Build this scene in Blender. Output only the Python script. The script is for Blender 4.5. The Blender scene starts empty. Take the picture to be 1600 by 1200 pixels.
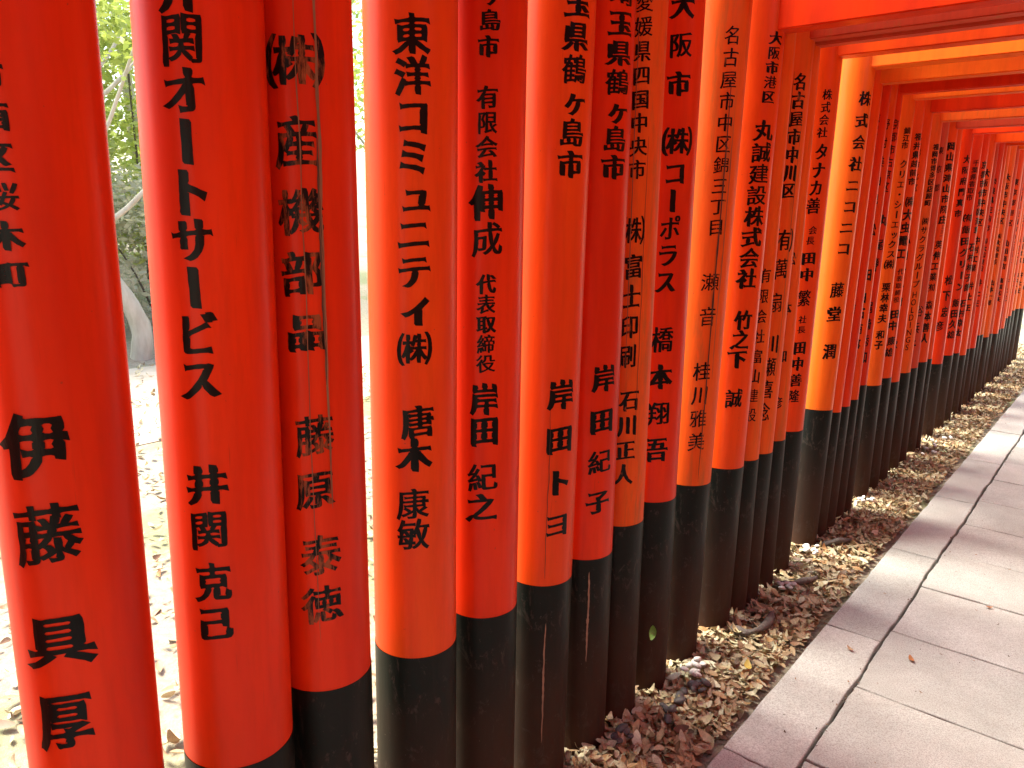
import bpy, bmesh, math, random
from math import sin, cos, pi, radians, atan2, sqrt
import numpy as np
from mathutils import Vector, Matrix, noise
from mathutils.geometry import delaunay_2d_cdt

SC = bpy.context.scene
COL = SC.collection

# ------------------------------------------------------------------ camera
# the tunnel runs along +Y, the eye stands 1.5 m above the ground in its middle
cam_d = bpy.data.cameras.new('camera')
cam = bpy.data.objects.new('camera', cam_d)
COL.objects.link(cam)
RX = Vector((0.769384, 0.638602, 0.015341)); UP = Vector((-0.148692, 0.155684, 0.976552)); FW = Vector((-0.62124, 0.753624, -0.214735))
cam.matrix_world = Matrix(((RX.x, UP.x, -FW.x, 0), (RX.y, UP.y, -FW.y, 0), (RX.z, UP.z, -FW.z, 1.5), (0, 0, 0, 1)))
cam_d.sensor_width = 36
cam_d.lens = 27.0
cam_d.clip_start = 0.05
cam_d.clip_end = 2000
SC.camera = cam

# ------------------------------------------------------------------ light
SUN_EL, SUN_AZ = radians(66), radians(-112)      # azimuth from +Y towards +X: the sun stands left of the tunnel
world = bpy.data.worlds.new('World')
SC.world = world
world.use_nodes = True
wn = world.node_tree
wn.nodes.clear()
sky = wn.nodes.new('ShaderNodeTexSky'); sky.sky_type = 'NISHITA'; sky.sun_disc = False
sky.sun_elevation = SUN_EL; sky.sun_rotation = SUN_AZ
sky.air_density = 1.3; sky.dust_density = 3.0
bg = wn.nodes.new('ShaderNodeBackground'); bg.inputs['Strength'].default_value = 0.15
wo = wn.nodes.new('ShaderNodeOutputWorld')
wn.links.new(sky.outputs[0], bg.inputs[0]); wn.links.new(bg.outputs[0], wo.inputs[0])
sun_d = bpy.data.lights.new('sun', 'SUN'); sun_d.energy = 3.4; sun_d.angle = radians(25); sun_d.color = (1.0, 0.94, 0.83)
sun = bpy.data.objects.new('sun', sun_d); COL.objects.link(sun)
sdir = Vector((sin(SUN_AZ) * cos(SUN_EL), cos(SUN_AZ) * cos(SUN_EL), sin(SUN_EL)))
sun.rotation_euler = sdir.to_track_quat('Z', 'Y').to_euler()
sun.location = (-4, 0, 8)
SC.view_settings.view_transform = 'Standard'
SC.view_settings.look = 'None'
SC.view_settings.exposure = 2.12
SC.view_settings.gamma = 1.0
SC.render.engine = 'CYCLES'
SC.cycles.use_denoising = True
SC.cycles.max_bounces = 10
SC.cycles.diffuse_bounces = 7
SC.cycles.sample_clamp_indirect = 12

# ------------------------------------------------------------------ helpers
def tag(o, label=None, cat=None, group=None, kind=None):
    if label: o['label'] = label
    if cat: o['category'] = cat
    if group: o['group'] = group
    if kind: o['kind'] = kind
    return o

def link(name, me, parent=None, mats=()):
    if not me.materials:
        for m in mats: me.materials.append(m)
    o = bpy.data.objects.new(name, me)
    COL.objects.link(o)
    if parent: o.parent = parent
    return o

def empty(name, loc, label, cat, group=None):
    o = bpy.data.objects.new(name, None)
    o.empty_display_size = 0.1
    o.location = loc
    COL.objects.link(o)
    return tag(o, label, cat, group)

def mesh_from(name, verts, faces, smooth=False):
    me = bpy.data.meshes.new(name)
    me.from_pydata(verts, [], faces)
    if smooth:
        me.polygons.foreach_set('use_smooth', [True] * len(me.polygons))
    me.update()
    return me

def bm_mesh(name, bm, smooth=False):
    me = bpy.data.meshes.new(name)
    bm.normal_update()
    bm.to_mesh(me); bm.free()
    if smooth:
        me.polygons.foreach_set('use_smooth', [True] * len(me.polygons))
    return me

def node_mat(name):
    m = bpy.data.materials.new(name)
    m.use_nodes = True
    nt = m.node_tree
    return m, nt, nt.nodes['Principled BSDF']

def N(nt, t, **kw):
    n = nt.nodes.new(t)
    for k, v in kw.items():
        if k.startswith('i_'):
            n.inputs[k[2:].replace('_', ' ')].default_value = v
        else: setattr(n, k, v)
    return n

def coords(nt, scale=(1, 1, 1), space='Object'):
    tc = N(nt, 'ShaderNodeTexCoord')
    mp = N(nt, 'ShaderNodeMapping')
    mp.inputs['Scale'].default_value = scale
    nt.links.new(tc.outputs[space], mp.inputs['Vector'])
    return mp.outputs['Vector']

def tex_noise(nt, vec, scale, detail=4, rough=0.55, dist=0.0):
    n = N(nt, 'ShaderNodeTexNoise')
    n.inputs['Scale'].default_value = scale; n.inputs['Detail'].default_value = detail
    n.inputs['Roughness'].default_value = rough; n.inputs['Distortion'].default_value = dist
    nt.links.new(vec, n.inputs['Vector'])
    return n.outputs['Fac']

def ramp(nt, fac, stops):
    r = N(nt, 'ShaderNodeValToRGB')
    el = r.color_ramp.elements
    while len(el) < len(stops): el.new(0.5)
    for e, (p, c) in zip(el, stops):
        e.position = p
        e.color = (*c, 1) if isinstance(c, tuple) else (c, c, c, 1)
    nt.links.new(fac, r.inputs[0])
    return r.outputs[0]

def mix(nt, fac, a, b, mode='MIX'):
    m = N(nt, 'ShaderNodeMix', data_type='RGBA', blend_type=mode)
    for s, v in ((m.inputs[0], fac), (m.inputs[6], a), (m.inputs[7], b)):
        if isinstance(v, (tuple, float, int)):
            s.default_value = (*v, 1) if isinstance(v, tuple) else v
        else: nt.links.new(v, s)
    return m.outputs[2]

def bump(nt, bsdf, height, strength, dist=0.01):
    b = N(nt, 'ShaderNodeBump')
    b.inputs['Strength'].default_value = strength; b.inputs['Distance'].default_value = dist
    nt.links.new(height, b.inputs['Height']); nt.links.new(b.outputs[0], bsdf.inputs['Normal'])

# ------------------------------------------------------------------ materials
def paint_mat(name, base, dark, worn=0.0, rough=0.36, coat=0.06):
    m, nt, b = node_mat(name)
    v = coords(nt, (1, 1, 0.12))
    info = N(nt, 'ShaderNodeObjectInfo')
    add = N(nt, 'ShaderNodeVectorMath', operation='ADD')
    mul = N(nt, 'ShaderNodeMath', operation='MULTIPLY'); mul.inputs[1].default_value = 37.0
    nt.links.new(info.outputs['Random'], mul.inputs[0])
    nt.links.new(v, add.inputs[0]); nt.links.new(mul.outputs[0], add.inputs[1])
    v = add.outputs[0]
    broad = tex_noise(nt, v, 9, 3)
    col = mix(nt, ramp(nt, broad, [(0.35, 0.0), (0.7, 1.0)]), base, dark)
    grain = tex_noise(nt, v, 60, 5, 0.65)
    col = mix(nt, ramp(nt, grain, [(0.45, 0.0), (0.8, 0.35)]), col, tuple(c * 0.55 for c in base))
    if worn:
        w = tex_noise(nt, v, 34, 6, 0.7, 0.4)
        col = mix(nt, ramp(nt, w, [(0.62 - 0.12 * worn, 0.0), (0.74, 0.85)]), col, (0.36, 0.13, 0.03))
    chips = tex_noise(nt, coords(nt), 90, 2)
    col = mix(nt, ramp(nt, chips, [(0.76, 0.0), (0.79, 0.7)]), col, (0.30, 0.05, 0.02))
    scr = tex_noise(nt, coords(nt, (1, 1, 0.03)), 150, 3, 0.7)
    col = mix(nt, ramp(nt, scr, [(0.70, 0.0), (0.76, 0.45)]), col, (0.28, 0.035, 0.01))
    nt.links.new(col, b.inputs['Base Color'])
    rr = N(nt, 'ShaderNodeMapRange'); rr.inputs['To Min'].default_value = rough - 0.07; rr.inputs['To Max'].default_value = rough + 0.14
    nt.links.new(broad, rr.inputs['Value']); nt.links.new(rr.outputs[0], b.inputs['Roughness'])
    b.inputs['Coat Weight'].default_value = coat; b.inputs['Coat Roughness'].default_value = 0.15
    b.inputs['Specular IOR Level'].default_value = 0.16
    bump(nt, b, mix(nt, 0.5, grain, broad), 0.10 + 0.25 * worn, 0.004)
    return m

M = {}
M['deep'] = paint_mat('vermilion lacquer', (0.75, 0.044, 0.004), (0.56, 0.024, 0.003))
M['mid'] = paint_mat('bright vermilion lacquer', (0.80, 0.088, 0.007), (0.66, 0.052, 0.006))
M['orange'] = paint_mat('orange vermilion paint', (0.82, 0.150, 0.011), (0.79, 0.120, 0.010), 0.0, 0.36, 0.06)
M['worn'] = paint_mat('weathered orange paint', (0.78, 0.130, 0.012), (0.72, 0.105, 0.011), 0.8, 0.46, 0.0)
M['dull'] = paint_mat('faded vermilion paint', (0.60, 0.070, 0.025), (0.50, 0.055, 0.022), 0.5, 0.5, 0.0)

def foot_mat():
    m, nt, b = node_mat('black foot paint')
    v = coords(nt)
    sep = N(nt, 'ShaderNodeSeparateXYZ'); nt.links.new(v, sep.inputs[0])
    n = tex_noise(nt, coords(nt, (1, 1, 0.4)), 14, 6, 0.6)
    h = N(nt, 'ShaderNodeMath', operation='MULTIPLY_ADD'); h.inputs[1].default_value = 0.35; nt.links.new(n, h.inputs[0])
    nt.links.new(sep.outputs[2], h.inputs[2])
    dirt = ramp(nt, h.outputs[0], [(0.22, 1.0), (0.72, 0.0)])
    col = mix(nt, dirt, (0.006, 0.0078, 0.006), (0.062, 0.031, 0.018))
    sc2 = tex_noise(nt, coords(nt, (1, 1, 0.5)), 26, 7, 0.75, 0.8)
    col = mix(nt, ramp(nt, sc2, [(0.56, 0.0), (0.63, 0.5)]), col, (0.075, 0.055, 0.042))
    sp = tex_noise(nt, v, 120, 3)
    col = mix(nt, ramp(nt, sp, [(0.70, 0.0), (0.76, 0.5)]), col, (0.12, 0.09, 0.07))
    gr = tex_noise(nt, coords(nt, (1, 1, 0.08)), 40, 5)
    col = mix(nt, ramp(nt, gr, [(0.55, 0.0), (0.8, 0.5)]), col, (0.022, 0.021, 0.018))
    nt.links.new(col, b.inputs['Base Color'])
    b.inputs['Specular IOR Level'].default_value = 0.17
    r = ramp(nt, dirt, [(0.0, 0.40), (1.0, 0.8)]); nt.links.new(r, b.inputs['Roughness'])
    bump(nt, b, gr, 0.2, 0.004)
    return m
M['foot'] = foot_mat()

def ink_mat(name, peeled=0.0):
    m, nt, b = node_mat(name)
    n = tex_noise(nt, coords(nt, (1, 1, 0.25)), 55, 5, 0.7)
    col = mix(nt, ramp(nt, n, [(0.66 - 0.2 * peeled, 0.0), (0.72 - 0.12 * peeled, 0.9)]), (0.0022, 0.002, 0.002), (0.30, 0.09, 0.03) if peeled else (0.012, 0.006, 0.005))
    b.inputs['Specular IOR Level'].default_value = 0.18
    nt.links.new(col, b.inputs['Base Color'])
    b.inputs['Roughness'].default_value = 0.33
    bump(nt, b, n, 0.3, 0.003)
    return m
M['ink'] = ink_mat('black lettering paint')
M['ink_worn'] = ink_mat('worn black lettering paint', 0.42)
M['ink_peeled'] = ink_mat('peeling black lettering paint', 0.75)

def simple(name, col, rough=0.7, var=None, scale=20, bumps=0.0, sp=(1, 1, 1)):
    m, nt, b = node_mat(name)
    n = tex_noise(nt, coords(nt, sp), scale, 5, 0.6)
    c = mix(nt, ramp(nt, n, [(0.3, 0.0), (0.72, 1.0)]), col, var or tuple(x * 0.6 for x in col))
    nt.links.new(c, b.inputs['Base Color'])
    b.inputs['Roughness'].default_value = rough
    if bumps: bump(nt, b, n, bumps, 0.02)
    return m
M['crack'] = simple('dark split wood', (0.05, 0.022, 0.012), 0.85, (0.10, 0.05, 0.025), 60, 0.3, (1, 1, 0.1))
M['bare'] = simple('bare brown wood', (0.30, 0.16, 0.07), 0.8, (0.16, 0.07, 0.03), 50, 0.3, (1, 1, 0.1))
M['pale_wood'] = simple('pale splintered wood', (0.42, 0.26, 0.16), 0.8, (0.16, 0.09, 0.06), 70, 0.3, (1, 1, 0.1))
M['bark'] = simple('pale grey bark', (0.50, 0.46, 0.36), 0.9, (0.30, 0.27, 0.20), 9, 0.6, (1, 1, 0.3))
M['bark_dark'] = simple('brown bark', (0.13, 0.11, 0.08), 0.9, (0.06, 0.05, 0.035), 12, 0.7, (1, 1, 0.3))
M['roof'] = simple('black lintel cap', (0.03, 0.025, 0.02), 0.6)

def slab_mat():
    m, nt, b = node_mat('pale pavement slab')
    v = coords(nt)
    wv = coords(nt, (1, 1, 1), 'Object')
    info = N(nt, 'ShaderNodeObjectInfo')
    g = N(nt, 'ShaderNodeNewGeometry')
    a = tex_noise(nt, g.outputs['Position'], 3.2, 6, 0.6)
    f = tex_noise(nt, g.outputs['Position'], 230, 5, 0.8)
    st = tex_noise(nt, g.outputs['Position'], 1.6, 7, 0.72, 0.6)
    s = tex_noise(nt, g.outputs['Position'], 420, 2, 0.6)
    col = mix(nt, ramp(nt, a, [(0.32, 0.0), (0.68, 1.0)]), (0.43, 0.455, 0.41), (0.58, 0.605, 0.55))
    col = mix(nt, ramp(nt, f, [(0.40, 0.75), (0.56, 0.0)]), col, (0.22, 0.205, 0.18))
    col = mix(nt, ramp(nt, s, [(0.62, 0.0), (0.72, 0.6)]), col, (0.62, 0.60, 0.56))
    col = mix(nt, ramp(nt, st, [(0.50, 0.0), (0.66, 0.45)]), col, (0.27, 0.26, 0.225))
    vr = N(nt, 'ShaderNodeMapRange'); vr.inputs['To Min'].default_value = 0.86; vr.inputs['To Max'].default_value = 1.08
    nt.links.new(info.outputs['Random'], vr.inputs['Value'])
    hsv = N(nt, 'ShaderNodeHueSaturation'); nt.links.new(vr.outputs[0], hsv.inputs['Value']); nt.links.new(col, hsv.inputs['Color'])
    nt.links.new(hsv.outputs[0], b.inputs['Base Color'])
    b.inputs['Roughness'].default_value = 0.82
    bump(nt, b, mix(nt, 0.5, f, s), 0.45, 0.004)
    return m
M['slab'] = slab_mat()
M['joint'] = simple('dark joint soil', (0.045, 0.035, 0.028), 0.95, (0.09, 0.07, 0.05), 80, 0.4)

def ground_mat():
    m, nt, b = node_mat('sandy leaf-strewn soil')
    g = N(nt, 'ShaderNodeNewGeometry').outputs['Position']
    a = tex_noise(nt, g, 0.9, 6, 0.6)
    f = tex_noise(nt, g, 35, 6, 0.75)
    l = tex_noise(nt, g, 11, 5, 0.7)
    col = mix(nt, ramp(nt, f, [(0.3, 0.0), (0.7, 1.0)]), (0.21, 0.175, 0.115), (0.37, 0.325, 0.24))
    grass = mix(nt, f, (0.10, 0.13, 0.04), (0.20, 0.24, 0.07))
    col = mix(nt, ramp(nt, a, [(0.50, 0.0), (0.60, 0.6)]), col, grass)
    col = mix(nt, ramp(nt, l, [(0.60, 0.0), (0.66, 0.45)]), col, (0.16, 0.10, 0.055))
    nt.links.new(col, b.inputs['Base Color'])
    b.inputs['Roughness'].default_value = 0.95
    bump(nt, b, f, 0.7, 0.03)
    return m
M['ground'] = ground_mat()
M['track'] = simple('pale trodden sand', (0.46, 0.40, 0.31), 0.95, (0.36, 0.30, 0.22), 6, 0.3)

def attr_mat(name, rough=0.75, trans=0.0, rib=0.0):
    m, nt, b = node_mat(name)
    at = N(nt, 'ShaderNodeAttribute', attribute_name='tone')
    g = N(nt, 'ShaderNodeNewGeometry').outputs['Position']
    n = tex_noise(nt, g, 260, 3, 0.6)
    col = mix(nt, ramp(nt, n, [(0.35, 0.0), (0.75, 0.55)]), at.outputs['Color'], (0.10, 0.05, 0.025) if rib else (0.05, 0.08, 0.02))
    nt.links.new(col, b.inputs['Base Color'])
    b.inputs['Roughness'].default_value = rough
    if trans:
        tr = N(nt, 'ShaderNodeBsdfTranslucent'); nt.links.new(at.outputs['Color'], tr.inputs['Color'])
        mx = N(nt, 'ShaderNodeMixShader'); mx.inputs[0].default_value = trans
        out = nt.nodes['Material Output']
        nt.links.new(b.outputs[0], mx.inputs[1]); nt.links.new(tr.outputs[0], mx.inputs[2]); nt.links.new(mx.outputs[0], out.inputs[0])
    return m
M['leaf_dry'] = attr_mat('dry fallen leaf', 0.6, 0.12, 1)
M['leaf_green'] = attr_mat('green foliage', 0.55, 0.45)
LEAFTONES = [(0.485, 0.385, 0.2), (0.543, 0.473, 0.273), (0.427, 0.308, 0.158), (0.291, 0.187, 0.095), (0.582, 0.539, 0.347), (0.175, 0.11, 0.063), (0.446, 0.341, 0.189), (0.553, 0.484, 0.284), (0.349, 0.231, 0.126), (0.621, 0.594, 0.399), (0.485, 0.297, 0.126), (0.563, 0.517, 0.315)]
def leafmat(i):
    k = 'leafsolid%d' % i
    if k not in M:
        c = LEAFTONES[i % len(LEAFTONES)] if i < 100 else {100: (0.62, 0.47, 0.09), 101: (0.45, 0.18, 0.05), 102: (0.55, 0.38, 0.22), 103: (0.20, 0.34, 0.05)}[i]
        m, nt, b = node_mat('dry leaf tone')
        n = tex_noise(nt, coords(nt), 160, 4, 0.6)
        nt.links.new(mix(nt, ramp(nt, n, [(0.3, 0.0), (0.75, 0.8)]), c, tuple(x * 0.5 for x in c)), b.inputs['Base Color'])
        b.inputs['Roughness'].default_value = 0.55
        M[k] = m
    return M[k]
M['pebble_white'] = simple('white pebble', (0.62, 0.60, 0.56), 0.6, (0.42, 0.40, 0.37), 40, 0.3)
M['pebble_dark'] = simple('dark grey pebble', (0.07, 0.065, 0.06), 0.6, (0.12, 0.11, 0.10), 40, 0.3)
M['root'] = simple('dark root bark', (0.075, 0.060, 0.05), 0.8, (0.14, 0.12, 0.10), 30, 0.6)

# ------------------------------------------------------------------ the gates' measured positions and inscriptions
GATES = [  # (u, v at the base, shaft radius, lean, top of the black foot)
    (-1.113, 0.383, 0.087, 0.0042, 0.655),
    (-1.116, 0.609, 0.090, 0.0119, 0.602),
    (-1.111, 0.801, 0.085, -0.0024, 0.651),
    (-1.113, 1.034, 0.087, 0.0044, 0.606),
    (-1.109, 1.244, 0.083, 0.0012, 0.608),
    (-1.108, 1.461, 0.082, 0.0144, 0.599),
    (-1.109, 1.666, 0.083, -0.0052, 0.602),
    (-1.103, 1.837, 0.077, -0.0122, 0.645),
    (-1.109, 2.031, 0.083, -0.0092, 0.661),
    (-1.109, 2.249, 0.083, 0.0300, 0.646),
    (-1.109, 2.521, 0.083, 0.0300, 0.635),
    (-1.080, 2.680, 0.054, 0.0027, 0.630),
    (-1.096, 2.797, 0.070, 0.0300, 0.625),
    (-1.080, 2.954, 0.054, -0.0133, 0.648),
    (-1.109, 3.129, 0.083, 0.0196, 0.646),
    (-1.104, 3.481, 0.078, 0.0600, 0.664),
    (-1.080, 3.618, 0.054, 0.0600, 0.628),
    (-1.096, 3.749, 0.070, 0.0600, 0.632),
    (-1.080, 3.891, 0.054, 0.0450, 0.642),
    (-1.084, 4.019, 0.058, 0.0300, 0.696),
    (-1.109, 4.324, 0.083, 0.0000, 0.650),
    (-1.109, 4.524, 0.083, 0.0000, 0.660),
    (-1.109, 4.715, 0.083, 0.0000, 0.608),
    (-1.109, 4.964, 0.083, 0.0000, 0.624),
    (-1.109, 5.146, 0.083, 0.0000, 0.627),
    (-1.109, 5.390, 0.083, 0.0000, 0.631),
    (-1.080, 5.532, 0.054, 0.0000, 0.631),
    (-1.109, 5.895, 0.083, 0.0000, 0.549),
    (-1.109, 6.238, 0.083, 0.0000, 0.564),
    (-1.109, 6.491, 0.083, 0.0000, 0.548),
    (-1.109, 6.765, 0.083, 0.0000, 0.498),
    (-1.080, 6.907, 0.054, 0.0000, 0.529),
    (-1.109, 7.165, 0.083, 0.0000, 0.504),
    (-1.080, 7.307, 0.054, 0.0000, 0.592),
    (-1.109, 7.471, 0.083, 0.0000, 0.580),
    (-1.109, 7.789, 0.083, 0.0000, 0.524),
    (-1.109, 7.963, 0.083, 0.0000, 0.536),
    (-1.109, 8.320, 0.083, 0.0000, 0.498),
    (-1.080, 8.462, 0.054, 0.0000, 0.524),
    (-1.109, 8.664, 0.083, 0.0000, 0.513),
    (-1.080, 8.806, 0.054, 0.0000, 0.598),
    (-1.109, 9.031, 0.083, 0.0000, 0.598),
    (-1.109, 9.252, 0.083, 0.0000, 0.636),
    (-1.109, 9.590, 0.083, 0.0000, 0.624),
    (-1.109, 9.966, 0.083, 0.0000, 0.597),
]
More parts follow.
